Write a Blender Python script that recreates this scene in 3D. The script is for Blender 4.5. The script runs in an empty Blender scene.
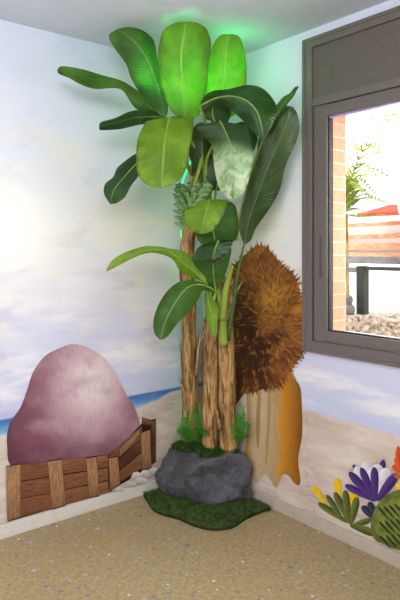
import bpy, bmesh, math, random
from mathutils import Vector, Matrix, noise
from mathutils.geometry import delaunay_2d_cdt

random.seed(7)
COL = bpy.context.scene.collection
PI = math.pi

# ------------------------------------------------------------------ geometry of the room
# the room corner is the origin; x runs along the left wall, y along the right wall, z is up
F = 589.0
CU, CV, CH = 2.305, 2.806, 1.39          # camera position
LX = (-0.776, -0.631)                     # left wall direction seen by the camera (right, forward)
RX = (0.631, -0.776)
H = 2.5

def cam2w(xc, d, z):
    a, b = xc - 0.018, d - 3.63
    return Vector((a * LX[0] + b * LX[1], a * RX[0] + b * RX[1], z))

def at(px, py, d):
    return cam2w((px - 200) / F * d, d, CH + (250 - py) / F * d)

def ray(px, py):
    o = cam2w(0, 0, CH)
    return o, at(px, py, 1.0) - o

def lwall(px, py, off=0.0):               # point on the left wall (y = off)
    o, r = ray(px, py)
    return o + r * ((off - o.y) / r.y)

def rwall(px, py, off=0.0):               # point on the right wall (x = off)
    o, r = ray(px, py)
    return o + r * ((off - o.x) / r.x)

def floor_at(px, py, z=0.0):
    o, r = ray(px, py)
    return o + r * ((z - o.z) / r.z)

def lin(c):
    return c / 12.92 if c <= 0.04045 else ((c + 0.055) / 1.055) ** 2.4

def hx(s):
    s = s.lstrip('#')
    return tuple(lin(int(s[i:i + 2], 16) / 255) for i in (0, 2, 4)) + (1.0,)

# ------------------------------------------------------------------ helpers
def tag(o, label=None, cat=None, group=None, kind=None):
    if label: o['label'] = label
    if cat: o['category'] = cat
    if group: o['group'] = group
    if kind: o['kind'] = kind
    return o

def empty(name, loc=(0, 0, 0)):
    o = bpy.data.objects.new(name, None)
    o.empty_display_size = 0.05
    o.location = loc
    COL.objects.link(o)
    return o

def parent(o, p):
    if p is not None:
        o.parent = p
        o.matrix_parent_inverse = world_m(p).inverted()

def world_m(p):
    m = Matrix.Translation(p.location)
    if p.parent is not None:
        m = world_m(p.parent) @ p.matrix_parent_inverse @ m
    return m

def obj(name, bm, mats, par=None, smooth=True, fix=True):
    me = bpy.data.meshes.new(name)
    if fix:
        bmesh.ops.recalc_face_normals(bm, faces=bm.faces)
    bm.to_mesh(me)
    bm.free()
    if not isinstance(mats, (list, tuple)):
        mats = [mats]
    for m in mats:
        me.materials.append(m)
    if smooth:
        for p in me.polygons: p.use_smooth = True
    o = bpy.data.objects.new(name, me)
    COL.objects.link(o)
    parent(o, par)
    return o

def box(bm, a, b, mi=0):
    x0, y0, z0 = [min(a[i], b[i]) for i in range(3)]
    x1, y1, z1 = [max(a[i], b[i]) for i in range(3)]
    v = [bm.verts.new(p) for p in ((x0,y0,z0),(x1,y0,z0),(x1,y1,z0),(x0,y1,z0),(x0,y0,z1),(x1,y0,z1),(x1,y1,z1),(x0,y1,z1))]
    for f in ((0,3,2,1),(4,5,6,7),(0,1,5,4),(1,2,6,5),(2,3,7,6),(3,0,4,7)):
        fc = bm.faces.new([v[i] for i in f]); fc.material_index = mi

def bevel_mod(o, w=0.003, seg=2):
    m = o.modifiers.new('bevel', 'BEVEL'); m.width = w; m.segments = seg; m.limit_method = 'ANGLE'
    return o

def catmull(pts, n):
    P = [pts[0] * 2 - pts[1]] + list(pts) + [pts[-1] * 2 - pts[-2]]
    out = []
    segs = len(pts) - 1
    for i in range(n + 1):
        t = i / n * segs
        k = min(int(t), segs - 1); f = t - k
        a, b, c, d = P[k:k + 4]
        out.append(0.5 * ((2 * b) + (c - a) * f + (2 * a - 5 * b + 4 * c - d) * f * f + (3 * b - a - 3 * c + d) * f ** 3))
    return out

def catmull_closed(pts, per):
    n = len(pts); out = []
    for k in range(n):
        a, b, c, d = pts[k - 1], pts[k], pts[(k + 1) % n], pts[(k + 2) % n]
        for i in range(per):
            f = i / per
            out.append(0.5 * ((2 * b) + (c - a) * f + (2 * a - 5 * b + 4 * c - d) * f * f + (3 * b - a - 3 * c + d) * f ** 3))
    return out

def tube(bm, pts, radii, sides=8, mi=0, cap=True, rough=0.0, seed=0.0, flat=1.0):
    rings = []
    n = len(pts)
    ref = Vector((0.3, 0.9, 0.2)).normalized()
    for i, p in enumerate(pts):
        t = (pts[min(i + 1, n - 1)] - pts[max(i - 1, 0)]).normalized()
        s = t.cross(ref)
        if s.length < 1e-3: s = t.cross(Vector((1, 0, 0)))
        s.normalize(); u = s.cross(t)
        ring = []
        for k in range(sides):
            a = 2 * PI * k / sides
            r = radii[i]
            if rough:
                r *= 1 + rough * (noise.noise(Vector((math.cos(a) * 2.2 + seed, math.sin(a) * 2.2, p.z * 4 + seed))) + 0.6 * noise.noise(Vector((math.cos(a) * 6 + seed, math.sin(a) * 6, p.z * 7))))
            ring.append(bm.verts.new(p + s * math.cos(a) * r + u * math.sin(a) * r * flat))
        rings.append(ring)
    for a, b in zip(rings, rings[1:]):
        for k in range(sides):
            f = bm.faces.new((a[k], a[(k + 1) % sides], b[(k + 1) % sides], b[k])); f.material_index = mi
    if cap:
        for rg in (rings[0][::-1], rings[-1]):
            f = bm.faces.new(rg); f.material_index = mi

# ------------------------------------------------------------------ node materials
class NT:
    def __init__(s, name):
        s.m = bpy.data.materials.new(name); s.m.use_nodes = True
        s.t = s.m.node_tree; s.t.nodes.clear()
        s.out = s.n('ShaderNodeOutputMaterial')
    def n(s, typ, **kw):
        nd = s.t.nodes.new(typ)
        for k, v in kw.items(): setattr(nd, k, v)
        return nd
    def l(s, a, b): s.t.links.new(a, b)
    def put(s, sock, v):
        if isinstance(v, bpy.types.NodeSocket): s.l(v, sock)
        elif v is not None: sock.default_value = v
    def obj(s): return s.n('ShaderNodeTexCoord').outputs['Object']
    def uv(s): return s.n('ShaderNodeTexCoord').outputs['UV']
    def sep(s, v):
        n = s.n('ShaderNodeSeparateXYZ'); s.l(v, n.inputs[0]); return n.outputs
    def comb(s, x, y, z):
        n = s.n('ShaderNodeCombineXYZ')
        for i, q in enumerate((x, y, z)): s.put(n.inputs[i], q)
        return n.outputs[0]
    def map(s, v, scale=(1, 1, 1), loc=(0, 0, 0), rot=(0, 0, 0)):
        n = s.n('ShaderNodeMapping'); s.l(v, n.inputs['Vector'])
        n.inputs['Scale'].default_value = scale; n.inputs['Location'].default_value = loc; n.inputs['Rotation'].default_value = rot
        return n.outputs[0]
    def noise(s, v, scale, detail=4, rough=0.55, dist=0.0):
        n = s.n('ShaderNodeTexNoise'); s.put(n.inputs['Vector'], v)
        n.inputs['Scale'].default_value = scale; n.inputs['Detail'].default_value = detail
        n.inputs['Roughness'].default_value = rough; n.inputs['Distortion'].default_value = dist
        return n.outputs['Fac']
    def math(s, op, a, b=0.0, c=0.0, clamp=False):
        n = s.n('ShaderNodeMath', operation=op); n.use_clamp = clamp
        s.put(n.inputs[0], a); s.put(n.inputs[1], b)
        if op in ('MULTIPLY_ADD', 'COMPARE', 'SMOOTH_MIN'): s.put(n.inputs[2], c)
        return n.outputs[0]
    def ramp(s, fac, stops, interp='LINEAR'):
        n = s.n('ShaderNodeValToRGB'); s.put(n.inputs[0], fac)
        cr = n.color_ramp; cr.interpolation = interp
        while len(cr.elements) < len(stops): cr.elements.new(0.5)
        for e, (p, c) in zip(cr.elements, stops):
            e.position = p; e.color = c if not isinstance(c, (int, float)) else (c, c, c, 1)
        return n.outputs[0]
    def mr(s, v, a, b, c=0.0, d=1.0, smooth=True):
        n = s.n('ShaderNodeMapRange'); n.interpolation_type = 'SMOOTHSTEP' if smooth else 'LINEAR'
        s.put(n.inputs[0], v)
        for i, q in enumerate((a, b, c, d)): n.inputs[1 + i].default_value = q
        return n.outputs[0]
    def mix(s, fac, a, b, mode='MIX'):
        n = s.n('ShaderNodeMix', data_type='RGBA', blend_type=mode)
        s.put(n.inputs[0], fac); s.put(n.inputs[6], a); s.put(n.inputs[7], b)
        return n.outputs[2]
    def bump(s, h, strength=0.3, dist=0.01):
        n = s.n('ShaderNodeBump'); s.put(n.inputs['Height'], h)
        n.inputs['Strength'].default_value = strength; n.inputs['Distance'].default_value = dist
        return n.outputs[0]
    def bsdf(s, color, rough=0.6, normal=None, metal=0.0, spec=0.5, **kw):
        n = s.n('ShaderNodeBsdfPrincipled')
        s.put(n.inputs['Base Color'], color); s.put(n.inputs['Roughness'], rough)
        n.inputs['Metallic'].default_value = metal; n.inputs['Specular IOR Level'].default_value = spec
        if normal is not None: s.l(normal, n.inputs['Normal'])
        for k, v in kw.items(): s.put(n.inputs[k], v)
        return n.outputs[0]
    def done(s, sh):
        s.l(sh, s.out.inputs[0]); return s.m

def m_noisy(name, c1, c2, scale=20, rough=0.6, bump=0.2, stretch=(1, 1, 1), spec=0.4, metal=0.0, bd=0.004):
    t = NT(name); v = t.map(t.obj(), stretch)
    f = t.noise(v, scale, 5)
    c = t.ramp(f, [(0.3, hx(c1)), (0.7, hx(c2))])
    return t.done(t.bsdf(c, rough, t.bump(f, bump, bd), metal, spec))

# --- walls with the painted sky, sea and sand
def m_mural(name, axis, boundary, right=False):
    t = NT(name)
    o = t.obj(); x, y, z = t.sep(o)
    a = x if axis == 0 else y
    p = t.comb(a, 0.0 if axis == 0 else 3.7, z)
    # sky, from the horizon to the ceiling
    sky = t.ramp(t.math('DIVIDE', z, 2.5), [
        (0.20, hx('b9c3e2')), (0.27, hx('c9cde6')), (0.38, hx('d3d3ea')), (0.50, hx('e6e3e8')), (0.62, hx('eae7ea')),
        (0.75, hx('e3e6f2')), (0.88, hx('dde3f2')), (1.0, hx('d6dcee'))])
    n1 = t.noise(t.map(p, (1.0, 1.0, 2.0), (0.3, 0, 0.2)), 1.7, 6, 0.55, 0.4)
    band = t.math('MULTIPLY', t.mr(z, 0.75, 1.1), t.mr(z, 2.3, 1.6))
    warm = t.math('MULTIPLY', t.mr(n1, 0.42, 0.68), band)
    c = t.mix(t.math('MULTIPLY', warm, 0.85), sky, hx('f3ebdc'))
    n2 = t.noise(t.map(p, (0.8, 1.0, 3.6), (2.3, 0, 1.1)), 2.1, 6, 0.6, 0.3)
    low = t.math('MULTIPLY', t.mr(z, 1.45, 1.0), t.mr(n2, 0.46, 0.66))
    c = t.mix(t.math('MULTIPLY', low, 0.8), c, hx('f1ecee'))
    n3 = t.noise(t.map(p, (0.9, 1.0, 2.6), (5.3, 0, 4.1)), 2.6, 5, 0.55, 0.4)
    viol = t.math('MULTIPLY', t.mr(n3, 0.52, 0.70), t.mr(z, 1.75, 1.2))
    c = t.mix(t.math('MULTIPLY', viol, 0.55), c, hx('a9a6cf'))
    n5 = t.noise(t.map(p, (1.0, 1.0, 1.7), (7.3, 0, 2.1)), 2.4, 5, 0.55, 0.3)
    blue = t.math('MULTIPLY', t.mr(n5, 0.50, 0.68), t.mr(z, 1.2, 1.7))
    c = t.mix(t.math('MULTIPLY', blue, 0.45), c, hx('c3d0ea'))
    if not right:
        # soft white sun glow in the clouds
        q = t.n('ShaderNodeVectorMath', operation='DISTANCE')
        t.l(t.comb(x, 0.0, z), q.inputs[0]); q.inputs[1].default_value = (1.2, 0, 1.52)
        c = t.mix(t.math('MULTIPLY', t.mr(q.outputs['Value'], 0.42, 0.05), 0.9), c, hx('fbf8f4'))
        # sea strip
        ns = t.noise(t.map(p, (1.2, 1, 14)), 5, 4)
        sea = t.ramp(t.mr(z, 0.485, 0.575, smooth=False), [(0.0, hx('dfe3ea')), (0.12, hx('8fb2d6')), (0.5, hx('5f93c9')), (0.85, hx('3f6fae')), (1.0, hx('5a83bd'))])
        sea = t.mix(t.math('MULTIPLY', t.mr(ns, 0.5, 0.7), 0.45), sea, hx('b9d2e8'))
        c = t.mix(t.mr(z, 0.578, 0.568), c, sea)
    # sand, with soft dunes and thin grey strokes
    wob = t.noise(t.map(p, (1.0, 1, 0.2)), 2.6, 3)
    edge = t.math('MULTIPLY_ADD', t.math('SUBTRACT', wob, 0.5), 0.10, z)
    if not right:
        edge = t.math('ADD', edge, t.mr(a, 0.62, 0.1, 0.0, -0.055))
    ns2 = t.noise(t.map(p, (1.3, 1, 4.0), (1, 0, 3)), 3.2, 6, 0.6, 0.5)
    sand = t.ramp(ns2, [(0.25, hx('b7a49b')), (0.45, hx('cdbcb0')), (0.6, hx('d9cbbf')), (0.8, hx('e7dcd2'))])
    wv = t.noise(t.map(p, (1.2, 1, 5.0), (4, 0, 2.3), (0, 0.25, 0)), 2.2, 3, 0.6, 1.3)
    stroke = t.mr(t.math('ABSOLUTE', t.math('SUBTRACT', wv, 0.5)), 0.013, 0.002)
    gate = t.mr(t.noise(p, 5.5, 2), 0.50, 0.6)
    sand = t.mix(t.math('MULTIPLY', t.math('MULTIPLY', stroke, gate), 0.55), sand, hx('8b7d78'))
    c = t.mix(t.mr(edge, boundary + 0.006, boundary - 0.008), c, sand)
    fine = t.noise(o, 90, 3)
    return t.done(t.bsdf(c, 0.62, t.bump(fine, 0.05, 0.001), 0, 0.25))

MAT = {}
MAT['wall_l'] = m_mural('painted_sky_left', 0, 0.50)
MAT['wall_r'] = m_mural('painted_sky_right', 1, 0.578, True)
MAT['plaster'] = m_noisy('white_plaster', 'd9dbe3', 'e2e4ea', 30, 0.8, 0.05)
MAT['ceiling'] = m_noisy('ceiling_paint', 'd2d5e2', 'd8dbe7', 12, 0.85, 0.04)
MAT['skirting'] = m_noisy('skirting_paint', 'd6cfc8', 'dfd9d3', 25, 0.45, 0.05)

def m_terrazzo():
    t = NT('terrazzo'); o = t.obj()
    base = t.ramp(t.noise(o, 55, 6, 0.7), [(0.3, hx('94805c')), (0.5, hx('ab966e')), (0.72, hx('c4b189'))])
    big = t.noise(o, 1.6, 3)
    base = t.mix(t.mr(big, 0.4, 0.65, 0.0, 0.25), base, hx('9d8862'))
    def chips(scale, keep, size, off, cols):
        nonlocal base
        v = t.map(o, (1, 1, 0.0001), off)
        jit = t.n('ShaderNodeTexNoise'); t.l(v, jit.inputs['Vector']); jit.inputs['Scale'].default_value = 60
        ad = t.n('ShaderNodeVectorMath', operation='MULTIPLY_ADD'); t.l(jit.outputs['Color'], ad.inputs[0]); ad.inputs[1].default_value = (0.014, 0.014, 0); t.l(v, ad.inputs[2])
        vo = t.n('ShaderNodeTexVoronoi'); t.l(ad.outputs[0], vo.inputs['Vector']); vo.inputs['Scale'].default_value = scale
        r, g, b = t.sep(vo.outputs['Color'])
        m = t.math('MULTIPLY', t.math('LESS_THAN', vo.outputs['Distance'], t.mr(g, 0, 1, size * 0.5, size, False)), t.math('LESS_THAN', r, keep))
        c = t.ramp(b, cols, 'CONSTANT')
        base = t.mix(m, base, c)
    chips(60, 0.35, 0.36, (0, 0, 0), [(0, hx('8c7550')), (0.35, hx('d9c9a8')), (0.7, hx('9d8358'))])
    chips(30, 0.22, 0.34, (3.3, 1.2, 0), [(0, hx('7f7f88')), (0.22, hx('efe6cf')), (0.5, hx('6d5844')), (0.65, hx('e9dcc0')), (0.82, hx('a9a7b4'))])
    chips(17, 0.20, 0.24, (7.1, 4.2, 0), [(0, hx('77767f')), (0.4, hx('f2ecdc')), (0.62, hx('5c4c40')), (0.75, hx('b7b6c6'))])
    return t.done(t.bsdf(base, 0.42, None, 0, 0.4))
MAT['floor'] = m_terrazzo()
MAT['frame'] = m_noisy('taupe_aluminium', '665e59', '6e6661', 60, 0.42, 0.03, spec=0.5)
MAT['panel'] = m_noisy('taupe_panel', '5f5752', '655d58', 40, 0.5, 0.03)
MAT['gasket'] = m_noisy('black_rubber', '17171b', '202026', 40, 0.6, 0.05)
MAT['lilac'] = m_noisy('lilac_seal', '9c86c0', 'b5a2d4', 90, 0.5, 0.05)

def m_glass():
    t = NT('window_glass')
    g = t.n('ShaderNodeBsdfGlass'); g.inputs['Roughness'].default_value = 0.0; g.inputs['IOR'].default_value = 1.08
    g.inputs['Color'].default_value = (0.98, 1, 0.99, 1)
    return t.done(g.outputs[0])
MAT['glass'] = m_glass()

def m_brick():
    t = NT('orange_brick'); o = t.obj(); x, y, z = t.sep(o)
    v = t.comb(t.math('ADD', x, y), z, 0.0)
    b = t.n('ShaderNodeTexBrick'); t.l(v, b.inputs['Vector'])
    b.inputs['Color1'].default_value = hx('d08a6a'); b.inputs['Color2'].default_value = hx('c67b5c'); b.inputs['Mortar'].default_value = hx('aba59f')
    b.inputs['Scale'].default_value = 1.0; b.inputs['Brick Width'].default_value = 0.24; b.inputs['Row Height'].default_value = 0.065
    b.inputs['Mortar Size'].default_value = 0.004; b.inputs['Mortar Smooth'].default_value = 0.3; b.inputs['Bias'].default_value = 0.1
    n = t.noise(o, 60, 4)
    c = t.mix(0.25, b.outputs['Color'], t.ramp(n, [(0.3, hx('b0603f')), (0.7, hx('e8ad8a'))]))
    return t.done(t.bsdf(c, 0.8, t.bump(b.outputs['Fac'], -0.5, 0.004)))
MAT['brick'] = m_brick()

def m_vcol(name, rough=0.6):
    t = NT(name)
    a = t.n('ShaderNodeVertexColor', layer_name='Col')
    o = t.obj()
    f = t.noise(t.map(o, (3, 3, 1)), 28, 5, 0.65, 0.4)
    m = t.ramp(f, [(0.25, 0.80), (0.5, 1.0), (0.8, 1.12)])
    return t.done(t.bsdf(t.mix(0.8, a.outputs['Color'], m, 'MULTIPLY'), rough, None, 0, 0.25))
MAT['paint'] = m_vcol('mural_paint')

def m_woodpaint():
    t = NT('painted_timber')
    a = t.n('ShaderNodeVertexColor', layer_name='Col'); u = t.uv()
    f = t.noise(t.map(u, (0.7, 5.5, 1)), 4, 6, 0.7, 0.8)
    m = t.ramp(f, [(0.28, 0.35), (0.45, 0.8), (0.58, 1.1), (0.75, 1.7)])
    return t.done(t.bsdf(t.mix(1.0, a.outputs['Color'], m, 'MULTIPLY'), 0.6, None, 0, 0.25))
MAT['paintwood'] = m_woodpaint()

def m_leaf(name, dark, mid, light, trans=0.3, gloss=0.38, edge='5a4a1c', rib='a9c24e', painted_sheen=0.0):
    t = NT(name); u = t.uv(); a, b, _ = t.sep(u)       # a along 0..1, b across -1..1
    o = t.obj()
    ab = t.math('ABSOLUTE', b)
    n = t.noise(o, 9, 4)
    c = t.ramp(n, [(0.25, hx(dark)), (0.5, hx(mid)), (0.78, hx(light))])
    ph = t.math('SUBTRACT', t.math('MULTIPLY', a, 235.0), t.math('MULTIPLY', ab, 24.0))
    wob = t.math('MULTIPLY', n, 5.0)
    s = t.math('SINE', t.math('ADD', ph, wob))
    c = t.mix(t.mr(s, -0.2, 1.0, 0.0, 0.30), c, hx(light))
    c = t.mix(t.mr(s, -0.5, -1.0, 0.0, 0.35), c, hx(dark))
    c = t.mix(t.mr(t.noise(t.map(o, (1, 1, 0.6)), 7, 5, 0.65), 0.45, 0.68, 0, 0.75), c, hx(dark))
    ribm = t.mr(ab, 0.05, 0.02)
    c = t.mix(t.math('MULTIPLY', ribm, 0.8), c, hx(rib))
    en = t.noise(o, 26, 3)
    em = t.mr(t.math('ADD', ab, t.math('MULTIPLY', t.math('SUBTRACT', en, 0.5), 0.22)), 0.90, 0.99)
    c = t.mix(t.math('MULTIPLY', em, 0.75), c, hx(edge))
    if painted_sheen:  # whitish glossy reflection painted into the blade colour, base kept dark
        w = t.math('MULTIPLY', t.math('MULTIPLY', t.mr(t.noise(o, 15, 5, 0.6, 1.0), 0.36, 0.62), painted_sheen), t.mr(a, 0.22, 0.6))
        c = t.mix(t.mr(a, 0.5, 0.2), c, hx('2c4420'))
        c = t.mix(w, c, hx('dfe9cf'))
    h = t.math('ADD', t.math('MULTIPLY', s, 0.5), t.math('MULTIPLY', t.noise(o, 14, 3), 1.2))
    nb = t.bump(h, 0.35, 0.004)
    p = t.bsdf(c, gloss, nb, 0, 0.45)
    tr = t.n('ShaderNodeBsdfTranslucent'); t.l(t.mix(0.5, c, hx(light)), tr.inputs['Color']); t.l(nb, tr.inputs['Normal'])
    mx = t.n('ShaderNodeMixShader'); mx.inputs[0].default_value = trans
    t.l(p, mx.inputs[1]); t.l(tr.outputs[0], mx.inputs[2])
    return t.done(mx.outputs[0])
MAT['leaf_bright'] = m_leaf('leaf_bright', '446c10', '6f981c', 'a0bf3c', 0.36)
MAT['leaf_mid'] = m_leaf('leaf_mid', '20460f', '38691c', '639233', 0.34)
MAT['leaf_deep'] = m_leaf('leaf_deep', '15300f', '244719', '3e682b', 0.22, 0.30)
MAT['leaf_olive'] = m_leaf('leaf_olive', '1d300e', '2d4614', '4c6824', 0.25, 0.36, rib='7f963a')
MAT['leaf_painted_sheen'] = m_leaf('leaf_painted_sheen', '5d8a3a', '7fa860', 'a9c88c', 0.25, 0.2, painted_sheen=0.75)
MAT['stalk'] = m_noisy('stalk_green', '7d9a34', 'a9bf55', 14, 0.45, 0.1, (1, 1, 0.3))
MAT['rib'] = m_noisy('midrib_green', '6f8f30', '94ae48', 30, 0.45, 0.05)
MAT['rib_dark'] = m_noisy('midrib_dark', '3e5a26', '57753a', 30, 0.5, 0.05)

def m_bark():
    t = NT('dry_sheath_bark'); o = t.obj()
    f = t.noise(t.map(o, (9, 9, 0.9)), 7, 7, 0.68, 0.6)
    g = t.noise(t.map(o, (1, 1, 0.5)), 9, 4)
    c = t.ramp(f, [(0.22, hx('3f2814')), (0.36, hx('8e6639')), (0.50, hx('c49a62')), (0.66, hx('dfbe88')), (0.85, hx('eedcb0'))])
    c = t.mix(t.mr(g, 0.48, 0.66, 0, 0.65), c, hx('6a4220'))
    st = t.noise(t.map(o, (1, 1, 0.12), (3, 2, 0)), 42, 4, 0.6, 0.5)
    c = t.mix(t.mr(st, 0.50, 0.36, 0, 0.7), c, hx('40260f'))
    return t.done(t.bsdf(c, 0.75, t.bump(f, 0.9, 0.012), 0, 0.2))
MAT['bark'] = m_bark()

def m_rock():
    t = NT('dark_faux_rock'); o = t.obj()
    f = t.noise(o, 7, 7, 0.6, 0.8); g = t.noise(o, 34, 5, 0.7)
    c = t.ramp(f, [(0.28, hx('302e33')), (0.5, hx('4c4b50')), (0.72, hx('6d6c73'))])
    c = t.mix(0.35, c, t.ramp(g, [(0.3, hx('38373c')), (0.7, hx('8a8992'))]))
    h = t.math('ADD', f, t.math('MULTIPLY', g, 0.35))
    return t.done(t.bsdf(c, 0.46, t.bump(h, 1.0, 0.05), 0, 0.5))
MAT['rock'] = m_rock()
MAT['moss'] = m_noisy('moss', '1f3a12', '40621f', 60, 0.9, 0.8, bd=0.01)
MAT['fern'] = m_noisy('fern_green', '2a6a1c', '4f9c2e', 40, 0.5, 0.1)
MAT['turf'] = m_noisy('turf_green', '1d3210', '64803a', 38, 0.85, 0.3)
MAT['turf_back'] = m_noisy('turf_backing', '16240f', '22341a', 60, 0.9, 0.3)
MAT['banana'] = m_noisy('unripe_banana', '4a7440', '8db277', 30, 0.45, 0.1)
MAT['banana_tip'] = m_noisy('banana_tip', '2d2a1a', '4a4428', 30, 0.7, 0.1)

def m_emit(name, col, s):
    t = NT(name); e = t.n('ShaderNodeEmission'); e.inputs[0].default_value = col; e.inputs[1].default_value = s
    return t.done(e.outputs[0])
MAT['green_glow'] = m_emit('green_light_tube', (0.02, 1.0, 0.25, 1), 2.2)

# ------------------------------------------------------------------ room shell
RU, RV, TH = 3.7, 3.9, 0.13
def struct(name, bm, m, par=None, smooth=False):
    o = obj(name, bm, m, par, smooth)
    if par is None: o['kind'] = 'structure'
    return o

bm = bmesh.new(); box(bm, (-TH, -TH, -0.12), (RU + TH, RV + TH, 0)); struct('floor', bm, MAT['floor'])
bm = bmesh.new(); box(bm, (-TH, -TH, H), (RU + TH, RV + TH, H + 0.12)); struct('ceiling', bm, MAT['ceiling'])
bm = bmesh.new(); box(bm, (0, -TH, 0), (RU, 0, H)); struct('wall_left', bm, MAT['wall_l'])
# right wall with its window opening
FP = 0.025                                                      # window frame stands this proud of the wall
V0 = rwall(304, 200, FP).y
ZB, ZT = rwall(304, 349, FP).z, rwall(304, 42, FP).z
V1 = 2.55
GV0 = rwall(328.5, 200, 0.0).y
GZ0, GZ1 = rwall(328.5, 331, 0.0).z, rwall(328.5, 116.5, 0.0).z
OV0, OV1, OZ0, OZ1 = GV0 - 0.006, V1 - 0.12, GZ0 - 0.01, ZT - 0.08
bm = bmesh.new()
box(bm, (-TH, -TH, 0), (0, OV0, H)); box(bm, (-TH, OV1, 0), (0, RV, H))
box(bm, (-TH, OV0, 0), (0, OV1, OZ0)); box(bm, (-TH, OV0, OZ1), (0, OV1, H))
struct('wall_right', bm, MAT['wall_r'])
bm = bmesh.new(); box(bm, (0, RV, 0), (RU, RV + TH, H)); struct('wall_front', bm, MAT['plaster'])
bm = bmesh.new(); box(bm, (RU, -TH, 0), (RU + TH, RV + TH, H)); struct('wall_side', bm, MAT['plaster'])

def skirt(name, a, b):
    bm = bmesh.new(); box(bm, a, b)
    bevel_mod(struct(name, bm, MAT['skirting']), 0.004)
skirt('baseboard_left', (0.014, 0, 0), (RU, 0.014, 0.066))
MAT['skirting'] = m_noisy('skirting_paint_warm', 'b3a69a', 'c2b6aa', 25, 0.45, 0.05)
skirt('baseboard_right', (0, 0.0, 0), (0.014, RV, 0.066))

# ------------------------------------------------------------------ window
win = empty('window_1', (0, V0, ZB)); win['kind'] = 'structure'
def wy(px, off=FP): return rwall(px, 200, off).y
def wz(px, py, off=FP): return rwall(px, py, off).z
fw = wy(311.5) - V0
zp0, zp1 = wz(313, 106), wz(313, 98)                            # transom under the shutter box
bm = bmesh.new()
box(bm, (-0.03, V0, ZB), (FP, V0 + fw, ZT)); box(bm, (-0.03, V1 - fw, ZB), (FP, V1, ZT))
box(bm, (-0.03, V0 + fw, ZB), (FP, V1 - fw, ZB + fw)); box(bm, (-0.03, V0 + fw, ZT - fw * 0.8), (FP, V1 - fw, ZT))
box(bm, (-0.03, V0 + fw, zp0), (FP - 0.006, V1 - fw, zp1))
# thin raised lip round the outside
for a, b in (((0, V0 - 0.010, ZB - 0.010), (FP + 0.006, V0 + 0.008, ZT + 0.010)), ((0, V0, ZB - 0.010), (FP + 0.006, V1, ZB + 0.008)), ((0, V0, ZT - 0.008), (FP + 0.006, V1, ZT + 0.010))):
    box(bm, a, b)
bevel_mod(obj('window_frame', bm, MAT['frame'], win, False), 0.003)
bm = bmesh.new(); box(bm, (-0.02, V0 + fw, zp1), (FP - 0.014, V1 - fw, ZT - fw * 0.8))
obj('shutter_box', bm, MAT['panel'], win, False)
# sash
s0, s1 = V0 + fw + 0.004, V1 - fw - 0.004
sb, st = ZB + fw + 0.004, zp0 - 0.004
bm = bmesh.new()
box(bm, (-0.03, s0, sb), (0.014, GV0, st)); box(bm, (-0.03, s1 - 0.09, sb), (0.014, s1, st))
box(bm, (-0.03, GV0, sb), (0.014, s1 - 0.09, GZ0)); box(bm, (-0.03, GV0, GZ1), (0.014, s1 - 0.09, st))
sash = bevel_mod(obj('sash', bm, MAT['frame'], win, False), 0.004)
bm = bmesh.new(); g = 0.006
box(bm, (-0.02, GV0, GZ0), (0.002, GV0 + g, GZ1)); box(bm, (-0.02, GV0 + g, GZ0), (0.002, s1 - 0.09, GZ0 + g)); 
obj('gasket', bm, MAT['gasket'], sash, False)
bm = bmesh.new(); box(bm, (-0.02, GV0 + g, GZ1 - 0.007), (0.002, s1 - 0.09, GZ1))
obj('seal_strip', bm, MAT['lilac'], sash, False)
bm = bmesh.new(); box(bm, (-0.014, GV0 + 0.002, GZ0 + 0.002), (-0.010, s1 - 0.092, GZ1 - 0.002))
obj('glass_pane', bm, MAT['glass'], sash, False)
bm = bmesh.new(); hy = wy(319, 0.014)
hz0, hz1 = wz(320, 278), wz(320, 236)
box(bm, (0.010, hy, hz0), (0.019, hy + 0.014, hz1))
for k in range(9):
    zz = hz0 + 0.012 + k * (hz1 - hz0 - 0.02) / 9
    box(bm, (0.018, hy + 0.003, zz), (0.021, hy + 0.011, zz + 0.006))
obj('recessed_handle', bm, MAT['panel'], win, False)

# brick pier forming the outer reveal
bm = bmesh.new()
pz = 0
box(bm, (-TH - 0.005, OV0 - 0.62, -0.1), (-TH - 0.003, OV0 - 0.001, 3.2))
box(bm, (-TH - 0.004, GV0 - 0.012, 0.2), (-0.034, GV0 + 0.002, 2.6))
pier = obj('wall_reveal', bm, MAT['brick'], None, False); pier['kind'] = 'structure'

# ------------------------------------------------------------------ painted pictures on the walls
def cdt(poly):
    """fill a closed 2-D outline with an even mesh"""
    xs = [p[0] for p in poly]; ys = [p[1] for p in poly]
    w = max(max(xs) - min(xs), max(ys) - min(ys)); step = max(w / 26, 0.9)
    vs = [Vector((p[0], p[1])) for p in poly]
    nb = len(vs)
    def inside(x, y):
        c = False; j = nb - 1
        for i in range(nb):
            xi, yi, xj, yj = vs[i].x, vs[i].y, vs[j].x, vs[j].y
            if (yi > y) != (yj > y) and x < (xj - xi) * (y - yi) / (yj - yi) + xi: c = not c
            j = i
        return c
    y = min(ys) + step / 2; r = 0
    while y < max(ys):
        x = min(xs) + (step / 2 if r % 2 else step)
        while x < max(xs):
            if inside(x, y) and min((Vector((x, y)) - q).length for q in vs) > step * 0.35: vs.append(Vector((x, y)))
            x += step
        y += step * 0.87; r += 1
    edges = [(i, (i + 1) % nb) for i in range(nb)]
    o = delaunay_2d_cdt(vs, edges, [], 1, 1e-4)
    return o[0], [f for f in o[2]]

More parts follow.
